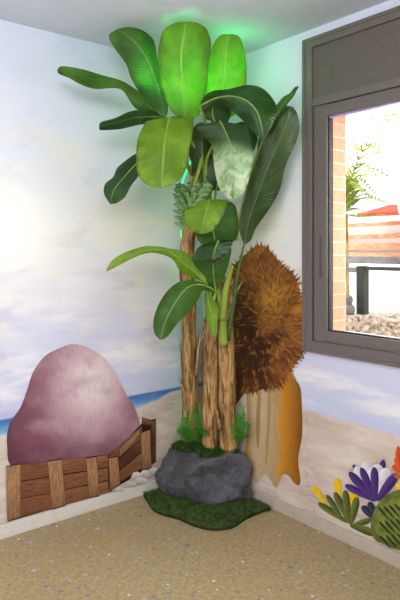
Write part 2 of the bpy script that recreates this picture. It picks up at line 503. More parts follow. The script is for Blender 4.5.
class Painted:
    """flat shapes lying on a wall, given in the wall picture's own frame"""
    def __init__(s, wall, n0=0): s.bm = bmesh.new(); s.wall = wall; s.n = n0; s.c = s.bm.verts.layers.float_color.new('Col'); s.uvl = s.bm.loops.layers.uv.new('UVMap')
    def shape(s, pts, col, smooth=4, lift=None, grain=None):
        P = [Vector((p[0], p[1])) for p in pts]
        if smooth: P = catmull_closed(P, smooth)
        vs, fs = cdt(P)
        s.n += 1
        off = 0.0012 + 0.00035 * (s.n if lift is None else lift)
        bv = []
        for v in vs:
            w = s.bm.verts.new(s.wall(v.x, v.y, off))
            c = col(v.x, v.y) if callable(col) else col
            w[s.c] = (c[0], c[1], c[2], 1)
            bv.append(w)
        ang = grain or 0.0
        ca, sa = math.cos(ang), math.sin(ang)
        for f in fs:
            try: fc = s.bm.faces.new([bv[i] for i in f])
            except ValueError: continue
            for lp, i in zip(fc.loops, f):
                q = vs[i]; lp[s.uvl].uv = ((q.x * ca + q.y * sa) / 30 + s.n * 0.37, (-q.x * sa + q.y * ca) / 30 + s.n * 0.61)
    def build(s, name, mat, par):
        return obj(name, s.bm, mat, par, False)

def mixc(a, b, t):
    t = max(0, min(1, t)); return tuple(a[i] * (1 - t) + b[i] * t for i in range(3)) + (1,)

mural_l = empty('wall_mural', lwall(80, 500, 0.0012))
tag(mural_l, 'mural painted low on the left wall with a plank crate holding a big mauve boulder', 'mural')

# mauve boulder, a plain rounded shape
p = Painted(lwall)
bc = [hx('80505f'), hx('b08794'), hx('d3b4bb'), hx('ecdcde'), hx('57303f')]
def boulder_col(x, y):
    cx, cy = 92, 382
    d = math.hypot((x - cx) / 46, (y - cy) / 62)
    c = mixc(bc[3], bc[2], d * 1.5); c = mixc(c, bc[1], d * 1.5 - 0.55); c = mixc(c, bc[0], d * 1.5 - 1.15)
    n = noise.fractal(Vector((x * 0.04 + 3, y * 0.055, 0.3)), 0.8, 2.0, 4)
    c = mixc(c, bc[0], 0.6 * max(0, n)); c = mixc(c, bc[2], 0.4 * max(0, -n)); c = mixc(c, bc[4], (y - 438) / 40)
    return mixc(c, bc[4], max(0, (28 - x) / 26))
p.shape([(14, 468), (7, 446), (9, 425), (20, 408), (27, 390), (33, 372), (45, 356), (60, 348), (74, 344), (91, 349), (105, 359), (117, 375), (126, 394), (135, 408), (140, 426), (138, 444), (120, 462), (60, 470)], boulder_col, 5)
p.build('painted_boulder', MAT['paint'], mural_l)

# crate of brown planks
p = Painted(lwall, 2)
def K(x, y): return (x / 2.424, 400 + y / 2.424)
wd, wm, wl, wk = hx('5a3523'), hx('86573a'), hx('ab8059'), hx('2a170e')
def plank(pts, c, g=0.0, edge=True):
    P = [K(*q) for q in pts]
    if edge:
        cx = sum(q[0] for q in P) / 4; cy = sum(q[1] for q in P) / 4
        p.shape(P, wk, 0)
        P2 = []
        for q in P:
            dx, dy = cx - q[0], cy - q[1]; l = math.hypot(dx, dy) or 1
            P2.append((q[0] + dx / l * 1.0, q[1] + dy / l * 1.0))
        P = P2
    y0 = min(q[1] for q in P); y1 = max(q[1] for q in P)
    p.shape(P, lambda x, y: mixc(mixc(c, wl, 0.35 - (y - y0) / (y1 - y0 + 1e-6)), wd, 0.7 * ((y - y0) / (y1 - y0 + 1e-6)) - 0.25), 0, grain=g)
p.shape([K(15, 160), K(150, 146), K(262, 132), K(285, 120), K(345, 55), K(376, 45), K(376, 150), K(330, 184), K(270, 218), K(236, 233), K(160, 254), K(18, 296)], wk, 0)
plank([(345, 42), (376, 50), (374, 62), (343, 60)], wm, 0.1)
# front face, three boards
plank([(40, 158), (266, 133), (268, 162), (40, 198)], wm, -0.12)
plank([(40, 200), (268, 164), (270, 193), (40, 242)], wm, -0.14)
plank([(30, 245), (270, 195), (272, 222), (22, 291)], wm, -0.2)
# side face boards running back
plank([(262, 133), (345, 62), (345, 92), (262, 162)], wm, -0.6)
plank([(262, 164), (345, 94), (345, 124), (262, 192)], wd, -0.6)
plank([(262, 194), (345, 126), (345, 166), (262, 218)], wm, -0.5)
plank([(288, 122), (340, 68), (340, 84), (288, 140)], wl, -0.7)
# uprights
for q in ([(15, 160), (50, 154), (50, 285), (18, 296)], [(115, 148), (150, 142), (160, 256), (126, 266)], [(208, 140), (234, 136), (241, 234), (216, 238)],
          [(262, 140), (286, 136), (292, 205), (268, 220)], [(341, 78), (364, 70), (368, 166), (344, 172)]):
    plank(q, wl, PI / 2)
plank([(366, 50), (378, 46), (378, 150), (368, 158)], wd, PI / 2)
crate = p.build('painted_crate', MAT['paintwood'], mural_l)
# pale stones at the crate's foot
p = Painted(lwall)
for (x, y, w, h) in ((331, 186, 13, 12), (352, 180, 13, 10), (342, 196, 17, 8), (372, 172, 12, 8), (318, 204, 12, 6), (290, 217, 12, 6)):
    pts = [K(x + w * math.cos(a) * (1 + 0.15 * math.sin(3 * a)), y + h * math.sin(a)) for a in [2 * PI * i / 9 for i in range(9)]]
    p.shape(pts, lambda X, Y, y=y: mixc(hx('e8e0d8'), hx('a69a94'), ((Y - 400) * 2.424 - y + 8) / 18), 3, lift=70 + p.n)
p.build('painted_stones', MAT['paint'], mural_l)

mural_r = empty('wall_mural', rwall(330, 480, 0.0012))
tag(mural_r, 'mural painted low on the right wall with a round russet bush and bright flowers', 'mural')
# round russet bush on an ochre trunk
p = Painted(rwall)
oc, od, cr, sh = hx('b87a22'), hx('7c4a14'), hx('cdb48e'), hx('4a2a12')
def trunk_col(x, y):
    k = noise.noise(Vector((x * 0.22, y * 0.02, 2)))
    c = mixc(cr, hx('a88452'), (x - 262) / 26); c = mixc(c, oc, (252 - x) / 6)
    return mixc(c, hx('8a6234'), max(0, k) * 0.5)
p.shape([(246, 372), (247, 400), (247, 430), (244, 454), (237, 474), (250, 470), (256, 484), (266, 474), (276, 488), (284, 474), (300, 484), (298, 460), (301, 436), (301, 412), (298, 384), (280, 360)], trunk_col, 5)
p.shape([(282, 376), (280, 400), (277, 425), (280, 450), (276, 470), (280, 478), (286, 470), (293, 482), (300, 484), (298, 460), (302, 436), (302, 412), (299, 384)],
        lambda x, y: mixc(mixc(oc, od, (x - 288) / 14), hx('d59a3c'), (288 - x) / 12), 4)
p.shape([(258, 392), (256, 420), (257, 446), (259, 446), (260, 420), (261, 392)], hx('a98a5c'), 3)
p.shape([(268, 392), (267, 425), (265, 462), (267, 462), (270, 425), (271, 392)], hx('b0925f'), 3)
p.build('painted_trunk', MAT['paint'], mural_r)
p = Painted(rwall, 5)
BCX, BCY = 262, 322
def bush_r(a):  # irregular radius of the bush
    return 1 + 0.05 * math.sin(3 * a + 1) + 0.04 * math.sin(7 * a)
b1, b2, b3, b4 = hx('2c190f'), hx('55301a'), hx('8f5520'), hx('b9792f')
def bush_col(x, y):
    d = math.hypot((x - BCX) / 44, (y - BCY) / 74)
    c = mixc(b1, b2, d * 1.2); c = mixc(c, b3, d * 2.2 - 1.2)
    k = noise.noise(Vector((x * 0.05, y * 0.05, 9)))
    c = mixc(c, b4, k * 1.3 + (x - BCX) / 90 - 0.1)
    c = mixc(c, b1, 0.7 * min(1, max(0, (y - 330) / 30)) * min(1, max(0, (285 - x) / 20)))
    q = math.hypot((x - 272) / 20, (y - 298) / 36)
    return mixc(c, hx('c58c38'), 0.75 * (1.15 - q))
p.shape([(BCX + 43 * bush_r(a) * math.cos(a), BCY + 72 * bush_r(a) * math.sin(a)) for a in [2 * PI * i / 26 for i in range(26)]], bush_col, 3)
p.shape([(200, 346), (206, 338), (232, 330), (246, 350), (248, 380), (238, 402), (218, 414), (203, 404), (198, 376)], lambda x, y: mixc(b3, b2, (x - 205) / 30 + 0.3 * noise.noise(Vector((x * .1, y * .1, 0)))), 4)
rnd = random.Random(3)
for ring_i, (rs, cnt) in enumerate(((1.0, 150), (0.88, 130), (0.74, 110), (0.6, 90), (0.46, 70), (0.32, 50), (0.18, 34), (0.07, 16))):
    for i in range(cnt):
        a = 2 * PI * (i + rnd.random() * 0.8) / cnt
        x = BCX + 43 * rs * bush_r(a) * math.cos(a) * 0.96; y = BCY + 72 * rs * bush_r(a) * math.sin(a) * 0.96
        a2 = math.atan2(math.sin(a) * 1.3, math.cos(a)) + rnd.uniform(-0.5, 0.5) * (1.3 if rs > 0.8 else 1.0 + (1 - rs) * 2.5)
        L = rnd.uniform(7, 13) * (0.8 + 0.3 * rs); w = rnd.uniform(0.8, 1.7)
        dx, dy = math.cos(a2), math.sin(a2)
        c = mixc(bush_col(x, y), (b4, b3, b1, b2)[rnd.randrange(4)], 0.5)
        bx_, by_ = x - dx * L * 0.4, y - dy * L * 0.4
        P = [(bx_, by_), (x - dy * w, y + dx * w), (x + dx * L * 0.6, y + dy * L * 0.6), (x + dy * w, y - dx * w)]
        bv = []
        for q in P:
            v = p.bm.verts.new(p.wall(q[0], q[1], 0.0042 + 0.0004 * ring_i + 0.000002 * i)); v[p.c] = c; bv.append(v)
        p.bm.faces.new(bv)
p.build('painted_bush', MAT['paint'], mural_r)

def petal(p, base, tip, w, c1, c2, bulge=0.6):
    b, t_ = Vector(base), Vector(tip); d = t_ - b; L = d.length; d.normalize(); n = Vector((-d.y, d.x))
    pts = []
    for s in (1, -1):
        rr = [(0.02, 0.35), (0.25, 0.72), (0.5, 0.95), (0.75, 1.0), (0.92, 0.68), (0.99, 0.2)]
        if s < 0: rr = rr[::-1]
        pts += [tuple(b + d * L * f + n * s * w * k) for f, k in rr]
    p.shape(pts, lambda x, y: mixc(c1, c2, 0.5 + ((Vector((x, y)) - b).dot(n)) / (2.2 * w)), 3)
def Kr(x, y): return (300 + x / 4, 440 + y / 4)
g1, g2, g3 = hx('2f3a1c'), hx('77803a'), hx('9aa348')
# yellow-budded plant
p = Painted(rwall)
ye, yo = hx('f0d21c'), hx('d9a312')
for b, t_, w in (((108, 262), (48, 182), 12), ((88, 238), (70, 190), 7), ((160, 222), (150, 152), 12), ((150, 215), (136, 165), 6), ((205, 262), (214, 208), 13), ((215, 260), (232, 215), 8)):
    petal(p, Kr(*b), Kr(*t_), w / 4, ye, yo)
for b, t_, w in (((190, 330), (72, 252), 13), ((170, 320), (106, 220), 11), ((200, 335), (138, 208), 14), ((195, 330), (180, 200), 15), ((205, 335), (228, 228), 15), ((205, 345), (286, 318), 12), ((200, 340), (310, 378), 16)):
    petal(p, Kr(*b), Kr(*t_), w / 4, g2, g1)
p.build('painted_yellow_flower', MAT['paint'], mural_r)
# purple and white flower
p = Painted(rwall, 14)
pu, pd, wh, wg = hx('5b3a8a'), hx('2a1648'), hx('f4f2f4'), hx('b5b0bd')
for b, t_, w in (((300, 240), (212, 98), 13), ((300, 240), (334, 78), 15)):
    petal(p, Kr(*b), Kr(*t_), w / 4, pu, pd)
for b, t_, w in (((290, 235), (224, 104), 26), ((295, 235), (262, 84), 28), ((300, 235), (312, 96), 28), ((308, 235), (350, 112), 26), ((300, 236), (285, 110), 20)):
    petal(p, Kr(*b), Kr(*t_), w / 4, wh, wg)
for b, t_, w in (((300, 244), (180, 180), 14), ((296, 240), (196, 128), 16), ((298, 240), (244, 110), 15), ((302, 242), (297, 108), 16), ((308, 242), (388, 134), 19)):
    petal(p, Kr(*b), Kr(*t_), w / 4, pu, pd)
dk1, dk2 = hx('3b4462'), hx('171a2e')
for b, t_, w in (((298, 318), (248, 264), 14), ((302, 300), (275, 248), 13), ((304, 330), (322, 258), 13)):
    petal(p, Kr(*b), Kr(*t_), w / 4, dk1, dk2)
p.build('painted_purple_flower', MAT['paint'], mural_r)
# curled green frond and orange blossom by the edge of the view
p = Painted(rwall, 30)
fr = [(300, 400), (283, 355), (290, 300), (315, 250), (355, 215), (410, 195), (470, 200), (520, 240), (540, 310), (530, 400), (500, 470), (440, 455), (380, 436), (330, 415)]
p.shape([Kr(*q) for q in fr], lambda x, y: mixc(g2, g1, 0.35 + 0.5 * noise.noise(Vector((x * .12, y * .12, 4)))), 4)
fi = [(312, 380), (300, 352), (306, 312), (328, 268), (364, 238), (410, 222), (460, 226), (500, 256), (514, 315), (505, 390), (470, 436), (400, 420), (340, 396)]
p.shape([Kr(*q) for q in fi], lambda x, y: mixc(hx('8a9040'), hx('5c6a2a'), 0.5 + noise.noise(Vector((x * .15, y * .15, 4)))), 4)
for i in range(18):
    x0 = 312 + (i % 6) * 22 + (i // 6) * 4; y0 = 268 - (i % 6) * 4 + (i // 6) * 58
    petal(p, Kr(x0 + 44, y0 + 50), Kr(x0, y0), 1.1, g1, hx('1d2510'))
p.build('painted_green_frond', MAT['paint'], mural_r)
p = Painted(rwall)
p = Painted(rwall, 30)
orr, ord_ = hx('e8641c'), hx('a83a10')
for b, t_, w in (((400, 130), (370, 102), 12), ((400, 125), (384, 68), 12), ((402, 120), (392, 24), 10), ((404, 130), (420, 40), 14), ((404, 130), (440, 90), 14), ((402, 150), (378, 140), 9), ((400, 120), (386, 44), 8)):
    petal(p, Kr(*b), Kr(*t_), w / 4, orr, ord_)
petal(p, Kr(404, 200), Kr(390, 172), 2.5, ye, yo)
p.build('painted_orange_blossom', MAT['paint'], mural_r)

# ------------------------------------------------------------------ grass mat
mat_root = empty('grass_mat', (0.25, 0.3, 0))
tag(mat_root, 'small dark green artificial grass mat under the grey rock planter', 'mat')
mo = [(140, 494), (147, 502), (153, 511), (163, 516), (178, 520), (194, 527), (212, 531), (232, 529), (246, 520), (262, 513), (274, 508)]
outl = [floor_at(x, y, 0.0).to_2d() for x, y in mo]
outl = [Vector((max(q.x, 0.02), max(q.y, 0.02))) for q in outl] + [Vector((0.02, 0.45)), Vector((0.02, 0.2)), Vector((0.02, 0.02)), Vector((0.2, 0.02)), Vector((0.42, 0.02))]
outl = [Vector((max(q.x, 0.018), max(q.y, 0.018))) for q in catmull_closed(outl, 5)]
bm = bmesh.new()
top = [bm.verts.new((q.x, q.y, 0.012)) for q in outl]; bot = [bm.verts.new((q.x, q.y, 0.0005)) for q in outl]
bm.faces.new(top); bm.faces.new(bot[::-1])
for i in range(len(top)):
    j = (i + 1) % len(top); bm.faces.new((bot[i], bot[j], top[j], top[i]))
obj('backing', bm, MAT['turf_back'], mat_root, False)
def in_poly(q, P):
    c = False; j = len(P) - 1
    for i in range(len(P)):
        if (P[i].y > q.y) != (P[j].y > q.y) and q.x < (P[j].x - P[i].x) * (q.y - P[i].y) / (P[j].y - P[i].y) + P[i].x: c = not c
        j = i
    return c
bm = bmesh.new(); rnd = random.Random(5)
x0, x1 = min(q.x for q in outl), max(q.x for q in outl); y0, y1 = min(q.y for q in outl), max(q.y for q in outl)
cnt = 0
while cnt < 15000:
    q = Vector((rnd.uniform(x0, x1), rnd.uniform(y0, y1)))
    if not in_poly(q, outl): continue
    if q.x < 0.3 and q.y < 0.33 : 
        cnt += 1; continue
    cnt += 1
    a = rnd.uniform(0, 2 * PI); w = 0.0022; h = rnd.uniform(0.010, 0.019)
    d = Vector((math.cos(a), math.sin(a), 0)); ln = Vector((rnd.uniform(-1, 1), rnd.uniform(-1, 1), 0)) * 0.008
    b = Vector((q.x, q.y, 0.011))
    tip = b + ln + Vector((0, 0, h))
    tip.x = max(tip.x, 0.016); tip.y = max(tip.y, 0.016)
    bm.faces.new([bm.verts.new(b - d * w), bm.verts.new(b + d * w), bm.verts.new(tip)])
o = obj('pile', bm, MAT['turf'], mat_root, False, False); o['kind'] = 'stuff'

# ------------------------------------------------------------------ rock planter
planter = empty('rock_planter', (0.2, 0.22, 0.012))
tag(planter, 'dark grey rock shaped planter standing on the grass mat in the corner', 'planter')
plan = [(0.035, 0.035), (0.19, 0.03), (0.325, 0.035), (0.37, 0.10), (0.34, 0.23), (0.285, 0.355), (0.225, 0.425), (0.11, 0.455), (0.04, 0.47), (0.026, 0.36), (0.026, 0.18)]
plan = catmull_closed([Vector(q) for q in plan], 9)
cen = Vector((0.18, 0.21))
def ztop(q): return 0.275 + 0.028 * noise.noise(Vector((q.x * 7, q.y * 7, 1.0))) 
bm = bmesh.new()
prof = [(0.0, 0.86), (0.02, 0.93), (0.08, 0.975), (0.2, 0.995), (0.33, 1.01), (0.45, 1.015), (0.58, 1.01), (0.7, 0.995), (0.8, 0.975), (0.88, 0.945), (0.94, 0.90), (0.98, 0.85), (1.0, 0.79), (0.985, 0.72), (0.93, 0.68), (0.85, 0.66)]
rings = []
for f, s in prof:
    ring = []
    for q in plan:
        d = q - cen
        P = cen + d * s
        z = 0.014 + (ztop(q) - 0.014) * f
        w3 = Vector((P.x, P.y, z))
        n = noise.fractal(w3 * 5.5, 0.9, 2.0, 4) * 0.055 + abs(noise.noise(w3 * 9 + Vector((3, 1, 0)))) * -0.034
        # ledge crease typical of moulded rock
        cr_ = math.exp(-((z - 0.15 - 0.05 * noise.noise(Vector((P.x * 6, P.y * 6, 0)))) / 0.018) ** 2) * -0.022
        n3 = d.normalized() * (n + cr_) * (1 if f > 0.01 else 0.3)
        P = P + n3
        P.x = max(P.x, 0.018); P.y = max(P.y, 0.018)
        ring.append(bm.verts.new((P.x, P.y, max(z, 0.014))))
    rings.append(ring)
N = len(plan)
for a, b in zip(rings, rings[1:]):
    for k in range(N): bm.faces.new((a[k], a[(k + 1) % N], b[(k + 1) % N], b[k]))
bm.faces.new(rings[0][::-1]); bm.faces.new(rings[-1])
o = obj('rock_shell', bm, MAT['rock'], planter)
sm = o.modifiers.new('sub', 'SUBSURF'); sm.levels = 1; sm.render_levels = 1
# moss filling
bm = bmesh.new(); g = 26
rim = [cen + (q - cen) * 0.74 for q in plan]
vs = []
for i in range(g + 1):
    row = []
    for k in range(N):
        q = cen + (rim[k] - cen) * (i / g)
        z = 0.262 + 0.03 * (1 - (i / g) ** 2) + 0.014 * noise.fractal(Vector((q.x * 30, q.y * 30, 2)), 0.8, 2, 4)
        row.append(bm.verts.new((q.x, q.y, z)))
    vs.append(row)
for a, b in zip(vs[1:], vs[2:]):
    for k in range(N): bm.faces.new((a[k], a[(k + 1) % N], b[(k + 1) % N], b[k]))
bm.faces.new(vs[1])
for v in vs[0]: bm.verts.remove(v)
rnd = random.Random(9)
for i in range(5200):
    a = rnd.random() * 2 * PI; r = math.sqrt(rnd.random())
    q = cen + (rim[int(a / (2 * PI) * N) % N] - cen) * r
    b = Vector((q.x, q.y, 0.262 + 0.03 * (1 - r * r))); a = rnd.uniform(0, 2 * PI)
    d = Vector((math.cos(a), math.sin(a), 0)) * 0.003
    bm.faces.new([bm.verts.new(b - d), bm.verts.new(b + d), bm.verts.new(b + Vector((rnd.uniform(-1, 1) * 0.012, rnd.uniform(-1, 1) * 0.012, rnd.uniform(0.012, 0.030))))])
o = obj('moss', bm, MAT['moss'], planter, False, False); o['kind'] = 'stuff'

# ------------------------------------------------------------------ ferns in the planter
def make_frond(pts, w, par, seed):
    rnd = random.Random(seed)
    C = catmull(pts, 16); bm = bmesh.new()
    tube(bm, C, [0.0022 - 0.0015 * i / 16 for i in range(17)], 5)
    view = Vector((CU, CV, 0)) ; 
    for i in range(2, 17):
        f = i / 16; t = (C[min(i + 1, 16)] - C[i - 1]).normalized()
        s = t.cross((view - C[i]).normalized()).normalized()
        L = w * math.sin(PI * min(1, 0.15 + f * 0.85)) ** 0.7 + 0.004
        for sg in (-1, 1):
            d = (s * sg + t * 0.9 + Vector((rnd.uniform(-.4, .4), rnd.uniform(-.4, .4), rnd.uniform(-.3, .3)))).normalized()
            n = t * 0.0055
            a, b_, c, e = C[i] - n * 0.5, C[i] + d * L * 0.5 - n, C[i] + d * L, C[i] + d * L * 0.5 + n
            bm.faces.new([bm.verts.new(q) for q in (a, b_, c, e)])
    return obj('frond', bm, MAT['fern'], par, False, False)
def fern(base, tips, label, seed):
    B = at(*base); r = empty('fern', B); tag(r, label, 'fern', 'ferns planted in the rock planter')
    for i, (tp, mid) in enumerate(tips):
        make_frond([B, at(*mid), at(*tp)], 0.036, r, seed + i)
fern((190, 444, 3.34), [((178, 432, 3.25), (183, 431, 3.28)), ((193, 405, 3.3), (188, 425, 3.3)), ((184, 418, 3.34), (186, 430, 3.32)), ((180, 424, 3.38), (184, 434, 3.35)), ((200, 428, 3.22), (196, 433, 3.26))],
     'leafy green fern at the foot of the left trunk', 10)
fern((203, 446, 3.33), [((199, 402, 3.36), (202, 425, 3.33)), ((207, 406, 3.33), (204, 428, 3.33)), ((197, 412, 3.29), (199, 428, 3.3)), ((206, 430, 3.22), (205, 436, 3.26)), ((193, 434, 3.2), (198, 436, 3.25))],
     'upright green fern in front of the gap between the left and middle trunks', 20)
fern((237, 444, 3.22), [((241, 404, 3.2), (240, 425, 3.2)), ((249, 423, 3.16), (244, 430, 3.18)), ((240, 415, 3.15), (236, 428, 3.18)), ((248, 436, 3.1), (243, 436, 3.15)), ((244, 412, 3.25), (240, 428, 3.22))],
     'green fern to the right of the right trunk, beside the wall', 30)

# ------------------------------------------------------------------ banana plant
plant = empty('banana_plant', (0.17, 0.2, 0.275))
tag(plant, 'tall artificial banana plant with three bark trunks standing in the rock planter', 'banana plant')

def trunk(pts, r0, r1, seed, spikes=()):
    P = catmull([at(*q) for q in pts], 60)
    bm = bmesh.new()
    tube(bm, P, [r0 + (r1 - r0) * i / 60 for i in range(61)], 28, rough=0.34, seed=seed)
    # overlapping dry sheaths wrapped round the trunk
    rnd = random.Random(int(seed * 10))
    for k in range(16):
        i0 = rnd.randrange(0, 44); n = rnd.randrange(9, 17); a = rnd.uniform(0, 2 * PI)
        rows = []
        for j in range(n + 1):
            i = i0 + j; f = j / n
            rr = (r0 + (r1 - r0) * min(i, 60) / 60) * 1.13 + 0.012 * f ** 3
            half = 0.75 * (1 - f ** 1.6) + 0.02
            rows.append([bm.verts.new(P[min(i, 60)] + Vector((math.cos(a + half * s) * rr, math.sin(a + half * s) * rr, 0))) for s in (-1, -0.5, 0, 0.5, 1)])
        for r_a, r_b in zip(rows, rows[1:]):
            for q in range(4): bm.faces.new((r_a[q], r_a[q + 1], r_b[q + 1], r_b[q]))
    for sp in spikes:
        S = catmull([at(*q) for q in sp], 8)
        tube(bm, S, [0.011 * (1 - i / 8.6) + 0.0015 for i in range(9)], 6, rough=0.3, seed=seed)
    o = obj('trunk', bm, MAT['bark'], plant, True, False)
    return o
trunk([(191, 446, 3.40), (190, 380, 3.40), (189, 310, 3.38), (187, 250, 3.32), (196, 180, 3.2), (203, 130, 3.05)], 0.047, 0.028, 1.3,
      [[(187, 415, 3.36), (184, 393, 3.33), (178, 375, 3.3)], [(196, 375, 3.37), (199, 345, 3.34), (205, 322, 3.3)]])
trunk([(210, 452, 3.30), (210, 390, 3.30), (211, 330, 3.28), (213, 298, 3.22)], 0.040, 0.032, 4.1,
      [[(208, 350, 3.27), (205, 328, 3.24), (203, 318, 3.22)]])
trunk([(228, 451, 3.29), (227, 390, 3.30), (226, 330, 3.28), (225, 300, 3.22), (227, 280, 3.15)], 0.046, 0.034, 7.7,
      [[(231, 405, 3.25), (232, 382, 3.22), (234, 364, 3.2)], [(220, 430, 3.24), (217, 412, 3.2), (214, 402, 3.2)], [(230, 305, 3.2), (237, 290, 3.17), (242, 282, 3.15)]])

rl = random.Random(21)
def leaf(spine, hw, mat, roll=0.0, fold=0.22, prof=(0.9, 0.8), wave=0.010, stalk=None, rib='rib', curl=0.0, split=0.0):
    """spine = (x, y, depth) from base to tip; hw = half width in the same units as x at mid leaf"""
    P = catmull([at(*q) for q in spine], 40)
    dm = spine[len(spine) // 2][2]
    W = hw / F * dm
    bm = bmesh.new(); uvl = bm.loops.layers.uv.new('UVMap')
    nA = 12; seed = rl.random() * 50; rows = []
    cam = Vector((CU, CV, CH))
    prev = None
    for i, c in enumerate(P):
        f = i / 40
        t = (P[min(i + 1, 40)] - P[max(i - 1, 0)]).normalized()
        to = (cam - c).normalized()
        s = t.cross(to)
        if s.length < 0.15 and prev is not None: s = prev.copy()
        s.normalize()
        if prev is not None and s.dot(prev) < 0: s = -s
        if prev is not None: s = (s * 0.5 + prev * 0.5).normalized()
        prev = s
        s = Matrix.Rotation(roll, 3, t) @ s
        n = s.cross(t).normalized()
        if n.dot(to) < 0 and abs(roll) < 1.2: n = -n
        # blade outline: rounded base, broad middle, rounded tip
        w = W * min(1.0, (f / 0.16 + 0.12)) ** prof[0] if f < 0.16 else W
        if f > 0.62: w *= max(0.0, 1 - ((f - 0.62) / 0.38) ** 2.6) ** (0.5 * prof[1] / 0.8)
        w *= 1 + 0.06 * math.sin(f * 9 + seed)
        w = max(w, 0.0006)
        row = []
        for k in range(-nA, nA + 1):
            v = k / nA
            und = wave * (abs(v) ** 2) * (math.sin(f * 17 + seed + (1.3 if v > 0 else 0)) + 0.5 * math.sin(f * 31 + seed * 2))
            ht = -abs(v) * w * math.tan(fold) - curl * w * v * v + und
            wob = 1 + 0.13 * noise.noise(Vector((f * 4.5, 0.8 if v > 0 else -3.1, seed))) + 0.05 * noise.noise(Vector((f * 14, 2.8 if v > 0 else -3.1, seed)))
            row.append((bm.verts.new(c + s * v * w * wob + n * ht), f, v))
        rows.append(row)
    for a, b in zip(rows, rows[1:]):
        for k in range(2 * nA):
            q = (a[k], a[k + 1], b[k + 1], b[k])
            fc = bm.faces.new([z[0] for z in q])
            for lp, z in zip(fc.loops, q): lp[uvl].uv = (z[1], z[2])
    o = obj('leaf', bm, MAT[mat], plant, True, False)
    # stalk running on as the midrib
    bm = bmesh.new()
    S = list(P[:37]); R = [max(0.0012, 0.0052 * (1 - j / 38)) for j in range(37)]
    if stalk:
        st_ = catmull([at(*q) for q in stalk] + [P[0]], 14)[:-1]
        S = st_ + S; R = [0.0125 - 0.006 * j / 14 for j in range(14)] + R
    tube(bm, S, R, 7)
    obj('stalk', bm, MAT[rib], o, True, False)
    return o

def resample(pts, n):
    """even spacing along a smooth curve through (x, y) points"""
    P = [Vector((q[0], q[1])) for q in pts]
    C = catmull(P, 12 * len(P)) if len(P) > 2 else [P[0].lerp(P[1], k / 12) for k in range(13)]
    D = [0.0]
    for a, b in zip(C, C[1:]): D.append(D[-1] + (b - a).length)
    out = []; k = 0
    for i in range(n + 1):
        t = D[-1] * i / n
        while k < len(D) - 2 and D[k + 1] < t: k += 1
        f = (t - D[k]) / max(1e-9, D[k + 1] - D[k]); out.append(C[k].lerp(C[k + 1], min(1, max(0, f))))
    return out

def blade(left, mid, right, d, mat, fold=0.03, curl=0.02, wave=0.008, back=None, stalk=None, rib='rib'):
    """a leaf from its two edges and midrib, base to tip; d = depth at base, middle, tip"""
    n = 44; tip = mid[-1]
    L = resample(([] if back else [mid[0]]) + list(left) + [tip], n)
    Rr = resample(([] if back else [mid[0]]) + list(right) + [tip], n)
    M = resample(mid, n)
    nA = 9; seed = rl.random() * 60
    bm = bmesh.new(); uvl = bm.loops.layers.uv.new('UVMap'); rows = []
    def dep(f): return d[0] * (1 - f) * (1 - 2 * f) + 4 * d[1] * f * (1 - f) + d[2] * f * (2 * f - 1)
    spine = []
    nb = 8 if back else 0
    for i in range(-nb, n + 1):
        k = max(i, 0); f = k / n; row = []
        pull = 0.0
        if i < 0:
            pull = -i / nb
        for q in range(-nA, nA + 1):
            v = q / nA; e = L[k] if v < 0 else Rr[k]
            p2 = M[k].lerp(e, abs(v))
            wd_ = (e - M[k]).length / 20
            und = wave * v * v * min(1, wd_) * (math.sin(f * 15 + seed + (1.7 if v > 0 else 0)) + 0.6 * math.sin(f * 33 + seed * 3 + v))
            bumpy = 0.004 * noise.noise(Vector((f * 8, v * 2.5, seed)))
            dd = dep(f) + fold * abs(v) * min(1, wd_) + curl * v * v * min(1, wd_) + und + bumpy
            P = at(p2.x, p2.y, dd)
            if pull:
                B = at(*back); g = pull
                P = P.lerp(B, g ** 1.2) + Vector((0, 0, 0.05 * math.sin(PI * g) * 0.35))
            row.append((bm.verts.new(P), f if i >= 0 else 0.0, v))
            if q == 0: spine.append(P)
        rows.append(row)
    for a, b in zip(rows, rows[1:]):
        for k in range(2 * nA):
            q = (a[k], a[k + 1], b[k + 1], b[k])
            fc = bm.faces.new([z[0] for z in q])
            for lp, z in zip(fc.loops, q): lp[uvl].uv = (z[1], z[2])
    o = obj('leaf', bm, MAT[mat], plant, True, False)
    bm = bmesh.new()
    S = spine[:-4]; m = len(S); Rd = [max(0.001, 0.0046 * (1 - j / (m + 1))) for j in range(m)]
    if stalk:
        st_ = catmull([at(*q) for q in stalk] + [S[0]], 14)[:-1]
        S = st_ + S; Rd = [0.0125 - 0.007 * j / 14 for j in range(14)] + Rd
    tube(bm, S, Rd, 7)
    obj('stalk', bm, MAT[rib], o, True, False)
    return o

# crown, from the back to the front
blade([(208, 108), (206, 82), (208, 60), (214, 43), (221, 35)], [(220, 122), (224, 85), (226, 55), (229, 34)], [(240, 110), (246, 85), (246, 60), (242, 42), (237, 35)],
      (3.0, 2.93, 2.84), 'leaf_bright', stalk=[(208, 210, 3.15), (214, 160, 3.08)])
blade([(152, 106), (142, 96), (131, 78), (126, 64), (113, 46), (109, 35)], [(166, 119), (159, 88), (148, 60), (134, 41), (117, 29)], [(168, 105), (161, 82), (157, 55), (153, 39), (142, 30), (128, 27)],
      (2.96, 2.92, 2.86), 'leaf_mid', stalk=[(198, 175, 3.15), (184, 140, 3.05)], rib='rib_dark', wave=0.012)
blade([(172, 112), (162, 88), (158, 62), (159, 44), (164, 30), (174, 23)], [(186, 122), (183, 88), (181, 55), (184, 36), (186, 21)], [(200, 113), (207, 84), (209, 60), (211, 44), (207, 30), (198, 23)],
      (2.93, 2.84, 2.74), 'leaf_bright', stalk=[(202, 190, 3.15), (194, 150, 3.04)], wave=0.012)
